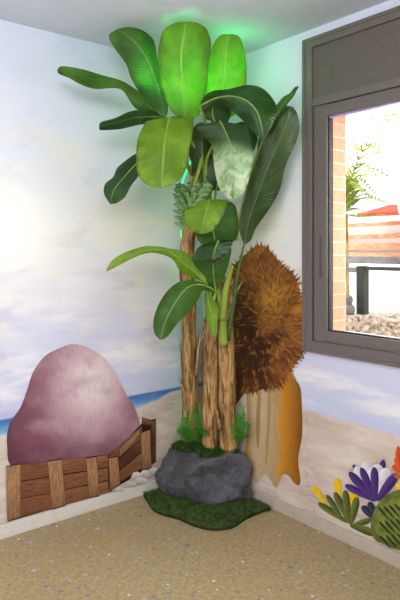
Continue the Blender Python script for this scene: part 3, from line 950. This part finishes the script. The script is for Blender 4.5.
blade([(157, 111), (143, 95), (131, 86), (120, 80), (102, 75), (82, 69), (62, 66)], [(164, 118), (147, 105), (134, 96), (121, 85), (100, 81), (80, 75), (57, 70)], [(162, 121), (146, 114), (134, 107), (123, 91), (113, 88), (96, 89), (82, 85), (69, 78), (59, 74)],
      (2.98, 2.86, 2.70), 'leaf_mid', stalk=[(196, 160, 3.15), (182, 128, 3.06)], rib='rib_dark', fold=0.05)
blade([(155, 111), (139, 110), (128, 112), (115, 118), (101, 122)], [(162, 117), (139, 117), (125, 120), (112, 124), (99, 127)], [(157, 122), (138, 125), (121, 129), (108, 130), (100, 130)],
      (2.95, 2.86, 2.76), 'leaf_deep', stalk=[(192, 150, 3.12), (178, 126, 3.02)], rib='rib_dark', fold=0.06)
blade([(147, 150), (135, 154), (125, 161), (117, 168), (113, 177), (105, 184), (104, 194)], [(158, 146), (138, 162), (124, 177), (114, 190), (110, 204)], [(152, 156), (140, 174), (131, 186), (125, 197), (117, 203)],
      (2.98, 2.90, 2.82), 'leaf_deep', stalk=[(192, 175, 3.12), (176, 144, 3.02)])
leaf([(205, 182, 3.06), (203, 160, 3.03), (202, 140, 3.0), (205, 122, 2.97)], 13, 'leaf_olive', 0.1, 0.2, stalk=[(208, 225, 3.14), (207, 200, 3.1)])
leaf([(216, 190, 3.05), (224, 165, 3.0), (238, 145, 2.97), (248, 122, 2.95)], 16, 'leaf_deep', 0.0, 0.2, stalk=[(212, 235, 3.15), (213, 215, 3.1)])
blade([(212, 122), (204, 118), (200, 108), (202, 97)], [(220, 134), (213, 116), (213, 104), (216, 92)], [(226, 126), (231, 114), (230, 102), (224, 94)],
      (2.96, 2.92, 2.89), 'leaf_olive', stalk=[(213, 190, 3.1), (217, 160, 3.03)])
blade([(203, 98), (212, 91), (228, 89), (246, 85), (260, 87), (270, 95), (277, 108), (273, 124)], [(200, 106), (216, 98), (232, 96), (247, 101), (258, 114), (264, 139)], [(206, 110), (216, 105), (228, 108), (240, 118), (250, 128), (258, 136)],
      (2.88, 2.80, 2.78), 'leaf_deep', stalk=[(214, 165, 3.08), (206, 125, 2.98)], curl=0.03)
blade([(240, 232), (240, 217), (251, 178), (262, 145), (276, 118), (284, 107)], [(244, 245), (249, 220), (262, 182), (275, 150), (286, 124), (290, 106)], [(251, 240), (256, 228), (270, 208), (280, 189), (286, 165), (298, 136), (299, 120), (295, 109)],
      (3.02, 2.92, 2.83), 'leaf_olive', stalk=[(228, 340, 3.2), (234, 300, 3.12), (238, 272, 3.06)], wave=0.012, rib='rib_dark', fold=0.02)
leaf([(256, 158, 2.97), (268, 128, 2.94), (281, 107, 2.91), (299, 87, 2.87)], 4.2, 'leaf_mid', 0.5, 0.4, stalk=[(235, 240, 3.08), (246, 195, 3.02)])
blade([(196, 125), (204, 137), (212, 147), (214, 165), (218, 185), (225, 196)], [(220, 121), (227, 135), (232, 150), (234, 172), (233, 200)], [(246, 125), (250, 138), (253, 156), (250, 174), (245, 190), (239, 198)],
      (2.84, 2.79, 2.80), 'leaf_painted_sheen', back=(214, 142, 2.98), stalk=[(210, 200, 3.1), (206, 165, 3.03)], wave=0.012)
blade([(146, 121), (138, 138), (136, 158), (138, 174), (146, 184), (153, 187)], [(169, 118), (165, 138), (163, 161), (161, 188)], [(194, 118), (193, 130), (190, 146), (187, 166), (181, 178), (172, 185)],
      (2.80, 2.71, 2.70), 'leaf_bright', back=(184, 124, 2.96), stalk=[(202, 180, 3.1), (194, 145, 3.02)], wave=0.010)
# middle tier
blade([(206, 247), (197, 238), (195, 223), (204, 205)], [(217, 252), (214, 236), (212, 220), (218, 199)], [(226, 248), (236, 238), (238, 221), (234, 204)],
      (3.05, 2.99, 2.96), 'leaf_mid', stalk=[(218, 290, 3.15), (221, 268, 3.11)])
blade([(190, 202), (184, 210), (184, 220), (189, 229), (194, 232)], [(209, 200), (206, 212), (203, 223), (201, 234)], [(228, 200), (225, 211), (220, 221), (213, 230), (207, 233)],
      (2.88, 2.82, 2.83), 'leaf_bright', back=(219, 212, 3.0), stalk=[(216, 260, 3.12), (221, 232, 3.06)])
blade([(211, 288), (203, 279), (195, 267), (193, 255), (203, 247)], [(216, 292), (214, 278), (213, 266), (212, 243)], [(220, 286), (226, 273), (230, 259), (231, 247), (222, 243)],
      (3.08, 3.02, 2.98), 'leaf_mid', stalk=[(213, 320, 3.14), (213, 305, 3.1)])
blade([(203, 244), (196, 250), (197, 256), (203, 261)], [(218, 241), (215, 249), (213, 256), (212, 263)], [(234, 240), (230, 249), (225, 256), (219, 261)],
      (2.92, 2.87, 2.89), 'leaf_deep', back=(222, 252, 3.0), stalk=[(216, 280, 3.1), (222, 264, 3.06)], fold=0.05)
blade([(206, 278), (196, 267), (187, 253.5), (170, 248.5), (148, 246), (130, 250.5), (115, 258), (108, 266)], [(207, 284), (193, 271), (182, 262), (169, 252), (152, 249.5), (132, 255), (117, 262), (106, 272)],
      [(202, 282), (193, 278), (181, 272), (172, 259), (158, 253.5), (145, 253.5), (130, 259.5), (118, 266)], (3.05, 2.90, 2.80), 'leaf_bright', stalk=[(212, 312, 3.16), (211, 298, 3.1)], fold=0.04)
blade([(214, 288), (204, 283), (190, 280), (175, 284), (162, 298), (154, 317), (154, 332)], [(219, 293), (203, 285), (188, 287), (175, 303), (165, 322), (160, 340)], [(212, 292), (203, 291), (198, 300), (190, 311), (178, 323), (167, 337)],
      (3.08, 2.95, 2.88), 'leaf_mid', stalk=[(214, 330, 3.18), (218, 308, 3.14)])
blade([(204, 297), (205, 310), (207, 322), (211, 333)], [(206, 288), (209, 305), (212, 322), (215, 338)], [(214, 297), (218, 310), (218, 324), (217, 333)],
      (3.10, 3.06, 3.06), 'leaf_bright', stalk=[(211, 310, 3.16), (208, 296, 3.13)], fold=0.02)
# green sheaths where leaf stalks leave the trunks
for a in ([(224, 345, 3.2), (222, 310, 3.17), (216, 285, 3.12)], [(222, 320, 3.18), (226, 290, 3.14), (232, 266, 3.08)], [(210, 312, 3.2), (211, 292, 3.14), (209, 268, 3.1)]):
    P = catmull([at(*q) for q in a], 14)
    bm = bmesh.new(); tube(bm, P, [0.026 * (1 - 0.62 * i / 14) for i in range(15)], 12, flat=0.7)
    obj('sheath', bm, MAT['stalk'], plant)

# bunch of unripe bananas
bunch = obj('banana_bunch', (lambda b: (tube(b, catmull([at(204, 150, 3.08), at(197, 176, 2.95), at(190, 200, 2.90), at(184, 222, 2.91)], 14), [0.010 - 0.0004 * i for i in range(15)], 8), b)[1])(bmesh.new()), MAT['stalk'], plant)
def banana_mesh(L, r):
    bm = bmesh.new(); pts = []; rad = []
    for i in range(11):
        f = i / 10; a = -0.55 + 1.1 * f
        pts.append(Vector((L * math.sin(a) / 1.05, 0, -L * (1 - math.cos(a)) * 1.0)))
        rad.append(r * (0.35 + 0.65 * math.sin(PI * min(1, 0.12 + f * 0.82)) ** 0.6) if f < 0.93 else r * 0.28)
    tube(bm, pts, rad, 7)
    for f in bm.faces:
        if f.calc_center_median().x > L * 0.46: f.material_index = 1
    me = bpy.data.meshes.new('banana'); bmesh.ops.recalc_face_normals(bm, faces=bm.faces); bm.to_mesh(me); bm.free()
    me.materials.append(MAT['banana']); me.materials.append(MAT['banana_tip'])
    for q in me.polygons: q.use_smooth = True
    return me
bme = banana_mesh(0.072, 0.0125)
axis = catmull([at(194, 188, 2.95), at(188, 204, 2.93), at(182, 225, 2.93)], 7)
rb = random.Random(4)
for tier in range(8):
    c = axis[tier]; nb = (10, 10, 10, 9, 8, 7, 6, 4)[tier]; R = (0.080, 0.084, 0.078, 0.068, 0.056, 0.044, 0.030, 0.018)[tier]
    for k in range(nb):
        a = 2 * PI * (k + 0.5 * (tier % 2)) / nb + rb.uniform(-0.12, 0.12)
        o = bpy.data.objects.new('banana', bme); COL.objects.link(o)
        d = Vector((math.cos(a), math.sin(a), 0))
        o.location = c + d * R * 0.75
        xa = (d * 0.75 + Vector((0, 0, 0.62 + rb.uniform(-.15, .15)))).normalized()
        yb = Vector((-d.y, d.x, 0)); zc = xa.cross(yb)
        M = Matrix((xa, yb, zc)).transposed().to_4x4(); M.translation = o.location
        sc_ = 1 - 0.035 * tier
        M = M @ Matrix.Scale(sc_, 4)
        o.parent = bunch; o.matrix_parent_inverse = world_m(bunch).inverted(); o.matrix_basis = M
# (bunch has no location of its own; its frame is the plant's)

# green light tube that climbs behind the left trunk
bm = bmesh.new()
tube(bm, catmull([at(190, 430, 3.50), at(190, 380, 3.49), at(189, 300, 3.46), at(182.5, 254, 3.40), at(181.5, 224, 3.3), at(181.5, 186, 3.2), at(196, 150, 3.14)], 40), [0.0045] * 41, 8)
# hidden low down behind the trunk
rope = obj('light_tube', bm, MAT['green_glow'])
tag(rope, 'thin glowing green light tube climbing behind the left trunk and bananas', 'light tube')

# ------------------------------------------------------------------ outside the window
def out_pt(px, py, X): return rwall(px, py, -X)
M_stone = m_noisy('stone_chips', '5f4a38', 'fff2dd', 30, 0.85, 0.6, (1, 1, 1.5), bd=0.02)
M_grey = m_noisy('grey_metal', '6f6d6d', '8b8988', 20, 0.6, 0.1)
M_dark = m_noisy('dark_green_metal', '2c2d27', '44463c', 20, 0.6, 0.1)
M_cane = m_noisy('orange_clay', 'b4694a', 'e2a683', 8, 0.8, 0.2, (1, 1, 6))
M_red = m_noisy('red_clay', '9d3320', 'c25034', 10, 0.8, 0.2)
M_white = m_noisy('white_paving', 'e6e4e0', 'f4f2ee', 4, 0.9, 0.1)
M_gleaf = m_noisy('yellow_leaf', '9a9a1e', 'd9cf45', 12, 0.6, 0.1)
M_palm = m_noisy('palm_leaf', '55701c', 'a8ad3a', 12, 0.6, 0.1)

bm = bmesh.new(); box(bm, (-14, -8, -0.3), (-TH - 0.01, 12, -0.12)); g = obj('ground', bm, M_white, None, False); g['kind'] = 'structure'

# low stone wall
za = out_pt(360, 316, 1.0).z
bm = bmesh.new(); rnd = random.Random(8)
box(bm, (-1.30, 0.2, -0.12), (-1.02, 4.2, za - 0.03))
yy = 0.2
for i in range(900):
    y = rnd.uniform(0.6, 3.2); z = rnd.uniform(za - 0.45, za - 0.02); s = rnd.uniform(0.012, 0.028)
    vv = [bm.verts.new((-1.02 + (0.6 * s if q[0] > 0 else -s), y + q[1] * s * rnd.uniform(.7, 1.5), z + q[2] * s * rnd.uniform(.5, 1))) for q in ((-1, -1, -1), (1, -.8, -.7), (1, .8, -.7), (-1, 1, -1), (-1, -1, 1), (1, -.7, .7), (1, .7, .8), (-1, 1, 1))]
    for f in ((4, 5, 6, 7), (0, 1, 5, 4), (1, 2, 6, 5), (2, 3, 7, 6)): bm.faces.new([vv[j] for j in f])
for i in range(26):
    y = 0.3 + i * 0.15
    box(bm, (-1.33, y, za - 0.035 + rnd.uniform(-.006, .006)), (-1.0, y + 0.145, za + rnd.uniform(-.008, .008)))
o = obj('stone_wall', bm, M_stone, None, False); tag(o, 'low rough stone wall just outside the window', 'garden wall')

# gate frame of dark post and grey rails
gate = empty('garden_gate', (-1.15, 1.0, za)); tag(gate, 'dark metal post and grey top rail standing above the stone wall', 'fence')
X = 1.12
def obox(name, px0, py0, px1, py1, X, m, par, th=0.05, y1=None):
    a, b = out_pt(px0, py1, X), out_pt(px1, py0, X)
    bm = bmesh.new(); box(bm, (-X - th, a.y, out_pt(px0, py1, X).z), (-X, b.y if y1 is None else y1, out_pt(px0, py0, X).z))
    return bevel_mod(obj(name, bm, m, par, False), 0.004)
obox('post', 356, 266, 364, 316, X, M_dark, gate, 0.06)
obox('top_rail', 338, 256, 400, 263, X + 0.01, M_grey, gate, 0.05, 3.2)
obox('lower_rail', 338, 267, 357, 272, X + 0.01, M_grey, gate, 0.03)
obox('lower_rail', 364, 266.5, 400, 270, X + 0.01, M_dark, gate, 0.03, 3.2)

# grey rounded ornament on the stone wall
B = out_pt(350, 314, 1.06)
orn = empty('garden_ornament', B); tag(orn, 'small grey rounded ornament on the stone wall left of the gate post', 'ornament')
def lathe(bm, c, prof, seg=16):
    rings = [[bm.verts.new((c.x + r * math.cos(2 * PI * k / seg), c.y + r * math.sin(2 * PI * k / seg), c.z + z)) for k in range(seg)] for r, z in prof]
    for a, b in zip(rings, rings[1:]):
        for k in range(seg): bm.faces.new((a[k], a[(k + 1) % seg], b[(k + 1) % seg], b[k]))
    bm.faces.new(rings[0][::-1]); bm.faces.new(rings[-1])
bm = bmesh.new(); lathe(bm, B, [(0.03, 0), (0.036, 0.02), (0.034, 0.045), (0.024, 0.06), (0.02, 0.066)]); obj('bowl', bm, M_grey, orn)
bm = bmesh.new(); B2 = B + Vector((0, -0.012, 0.06)); lathe(bm, B2, [(0.008, 0), (0.024, 0.01), (0.031, 0.03), (0.03, 0.05), (0.02, 0.066), (0.006, 0.072)]); obj('knob', bm, M_grey, orn)

# house across the way: orange bands and a red awning
hs = empty('neighbour_house', (-5.2, 1.5, -0.12)); tag(hs, 'pale house with orange clay bands across the way, seen through the window', 'house')
bm = bmesh.new(); Xh = 5.0
box(bm, (-Xh - 2.2, -4.5, -0.12), (-Xh, 3.2, out_pt(360, 222, Xh).z)); obj('house_wall', bm, M_white, hs, False)
for py0, py1 in ((235, 239), (244, 250), (252.5, 256), (224, 227)):
    a, b = out_pt(345, py1, Xh).z, out_pt(345, py0, Xh).z
    bm = bmesh.new(); box(bm, (-Xh, -4.5, a), (-Xh + 0.08, 3.2, b)); obj('clay_band', bm, M_cane, hs, False)
a, b = out_pt(366, 218, Xh - 0.4), out_pt(372, 207, Xh - 0.4)
bm = bmesh.new()
vv = [bm.verts.new(q) for q in ((-Xh + 0.6, a.y, a.z), (-Xh + 0.6, 3.0, a.z), (-Xh, 3.0, b.z), (-Xh, b.y, b.z), (-Xh + 0.6, a.y, a.z + 0.05), (-Xh + 0.6, 3.0, a.z + 0.05), (-Xh, 3.0, b.z + 0.05), (-Xh, b.y, b.z + 0.05))]
for f in ((0, 3, 2, 1), (4, 5, 6, 7), (0, 1, 5, 4), (1, 2, 6, 5), (2, 3, 7, 6), (3, 0, 4, 7)): bm.faces.new([vv[i] for i in f])
obj('red_roof_edge', bm, M_red, hs, False)

# palm outside
pc = out_pt(341, 214, 2.6)
pal = empty('palm_tree', (pc.x, pc.y, -0.12)); tag(pal, 'green palm with spiky fronds behind the brick reveal outside the window', 'palm tree')
bm = bmesh.new(); tube(bm, [Vector((pc.x, pc.y, z)) for z in (-0.12, 0.4, 0.9, pc.z)], [0.11, 0.09, 0.08, 0.07], 12, rough=0.2); obj('trunk', bm, MAT['bark'], pal)
rnd = random.Random(12)
for i in range(34):
    a = 2 * PI * i / 34 + rnd.uniform(-.1, .1); up = rnd.uniform(-0.1, 1.0); L = rnd.uniform(0.35, 0.68)
    d = Vector((math.cos(a), math.sin(a), 0))
    C = catmull([pc, pc + d * L * 0.45 + Vector((0, 0, up * L)), pc + d * L + Vector((0, 0, up * L * 0.7))], 14)
    bm = bmesh.new(); tube(bm, C, [0.006 - 0.0003 * j for j in range(15)], 5)
    for j in range(2, 15):
        t = (C[min(j + 1, 14)] - C[j - 1]).normalized(); s = t.cross(Vector((0, 0, 1))).normalized()
        for sg in (-1, 1):
            e = (s * sg * 0.8 + t * 0.8 + Vector((0, 0, -0.15))).normalized() * 0.17 * (1.1 - j / 18)
            w = t * 0.014
            bm.faces.new([bm.verts.new(q) for q in (C[j] - w, C[j] + e * 0.5 - w * 0.8, C[j] + e, C[j] + e * 0.5 + w * 0.8, C[j] + w)])
    obj('frond', bm, M_palm, pal, False, False)
# loose yellow-green tree further off
def loose_tree(px, py, X, spread, nleaf, label, seed, low):
    c = out_pt(px, py, X); rnd = random.Random(seed)
    r = empty('garden_tree', (c.x, c.y, -0.12)); tag(r, label, 'tree')
    bm = bmesh.new(); tube(bm, [Vector((c.x, c.y + 1.5, z)) for z in (-0.12, 0.5, 0.9, 1.9)], [0.03, 0.02, 0.016, 0.01], 8)
    tips = []
    for i in range(9):
        e = c + Vector((rnd.uniform(-.3, .3), rnd.uniform(-1, 1) * spread[0], rnd.uniform(-1, 1) * spread[1])); tips.append(e)
        s = Vector((c.x, c.y + 1.5, 1.85))
        tube(bm, catmull([s, (s + e) / 2 + Vector((0, 0, 0.08)), e], 6), [0.007 - 0.001 * j for j in range(7)], 5)
    obj('trunk', bm, M_gleaf, r)
    bm = bmesh.new()
    for i in range(nleaf):
        e = rnd.choice(tips) + Vector((rnd.gauss(0, .10), rnd.gauss(0, .13), rnd.gauss(0, .07)))
        d = Vector((rnd.uniform(-1, 1), rnd.uniform(-1, 1), rnd.uniform(-1, 1))).normalized(); s = d.orthogonal().normalized() * 0.014
        bm.faces.new([bm.verts.new(q) for q in (e, e + d * 0.03 + s, e + d * 0.065, e + d * 0.03 - s)])
    o = obj('crown', bm, M_gleaf, r, False, False)
loose_tree(385, 150, 4.3, (0.62, 0.36), 800, 'loose yellow-green tree behind the palm outside the window', 5, 0)

# ------------------------------------------------------------------ light
def area(name, loc, target, size, power, col=(1, 1, 1)):
    l = bpy.data.lights.new(name, 'AREA'); l.energy = power; l.size = size[0]; l.shape = 'RECTANGLE'; l.size_y = size[1]; l.color = col
    o = bpy.data.objects.new(name, l); COL.objects.link(o); o.location = loc
    o.rotation_euler = (Vector(target) - Vector(loc)).to_track_quat('-Z', 'Y').to_euler()
    return o
area('flash_bounce', (2.6, 2.9, 2.42), (0.6, 0.7, 1.0), (1.8, 1.2), 84, (1.0, 0.98, 0.95))
area('fill', (3.3, 1.9, 1.5), (0.2, 0.6, 1.2), (1.2, 1.4), 24, (0.95, 0.97, 1.0))
area('window_light', (-0.35, 1.75, 1.55), (1.2, 1.6, 1.0), (1.3, 1.0), 26, (0.95, 0.98, 1.0))
def pt(name, p, power, col=(0.02, 1.0, 0.22), r=0.03):
    l = bpy.data.lights.new(name, 'POINT'); l.energy = power; l.color = col; l.shadow_soft_size = r
    o = bpy.data.objects.new(name, l); COL.objects.link(o); o.location = p
pt('green_lamp', at(236, 62, 3.02), 0.8)
pt('green_lamp', at(203, 150, 3.3), 0.25)
pt('green_lamp', at(201, 300, 3.42), 0.08)
def spot(a, b, power, ang=70):
    l = bpy.data.lights.new('green_spot', 'SPOT'); l.energy = power; l.color = (0.02, 1.0, 0.18); l.spot_size = math.radians(ang); l.spot_blend = 0.8; l.shadow_soft_size = 0.02
    o = bpy.data.objects.new('green_spot', l); COL.objects.link(o); o.location = at(*a)
    o.rotation_euler = (at(*b) - at(*a)).to_track_quat('-Z', 'Y').to_euler()
spot((176, 104, 3.14), (178, 78, 2.85), 4.5)
spot((190, 96, 3.14), (200, 90, 2.85), 3.0)
spot((148, 92, 3.14), (156, 66, 2.90), 6.5)
spot((214, 92, 3.16), (220, 76, 2.92), 5)
spot((232, 130, 3.2), (238, 112, 2.9), 3)

sun = bpy.data.lights.new('sun', 'SUN'); sun.energy = 3.0; sun.angle = 0.02; sun.color = (1, 0.95, 0.86)
so = bpy.data.objects.new('sun', sun); COL.objects.link(so); so.rotation_euler = Vector((-0.75, 0.15, -1.0)).to_track_quat('-Z', 'Y').to_euler()

w = bpy.data.worlds.new('sky'); bpy.context.scene.world = w; w.use_nodes = True
bg = w.node_tree.nodes['Background']; bg.inputs[0].default_value = (0.96, 0.98, 1.0, 1); bg.inputs[1].default_value = 2.2

# ------------------------------------------------------------------ camera
cd = bpy.data.cameras.new('camera'); cd.sensor_fit = 'VERTICAL'; cd.sensor_height = 36; cd.sensor_width = 24
cd.lens = F / 600 * 36; cd.shift_y = -50 / 600; cd.clip_start = 0.05
co = bpy.data.objects.new('camera', cd); COL.objects.link(co); co.location = (CU, CV, CH)
fwd = (cam2w(0, 1, CH) - cam2w(0, 0, CH)).normalized()
co.rotation_euler = fwd.to_track_quat('-Z', 'Y').to_euler()
bpy.context.scene.camera = co
vs_ = bpy.context.scene.view_settings
vs_.view_transform = 'Standard'; vs_.look = 'None'; vs_.exposure = 0.0; vs_.gamma = 1.0
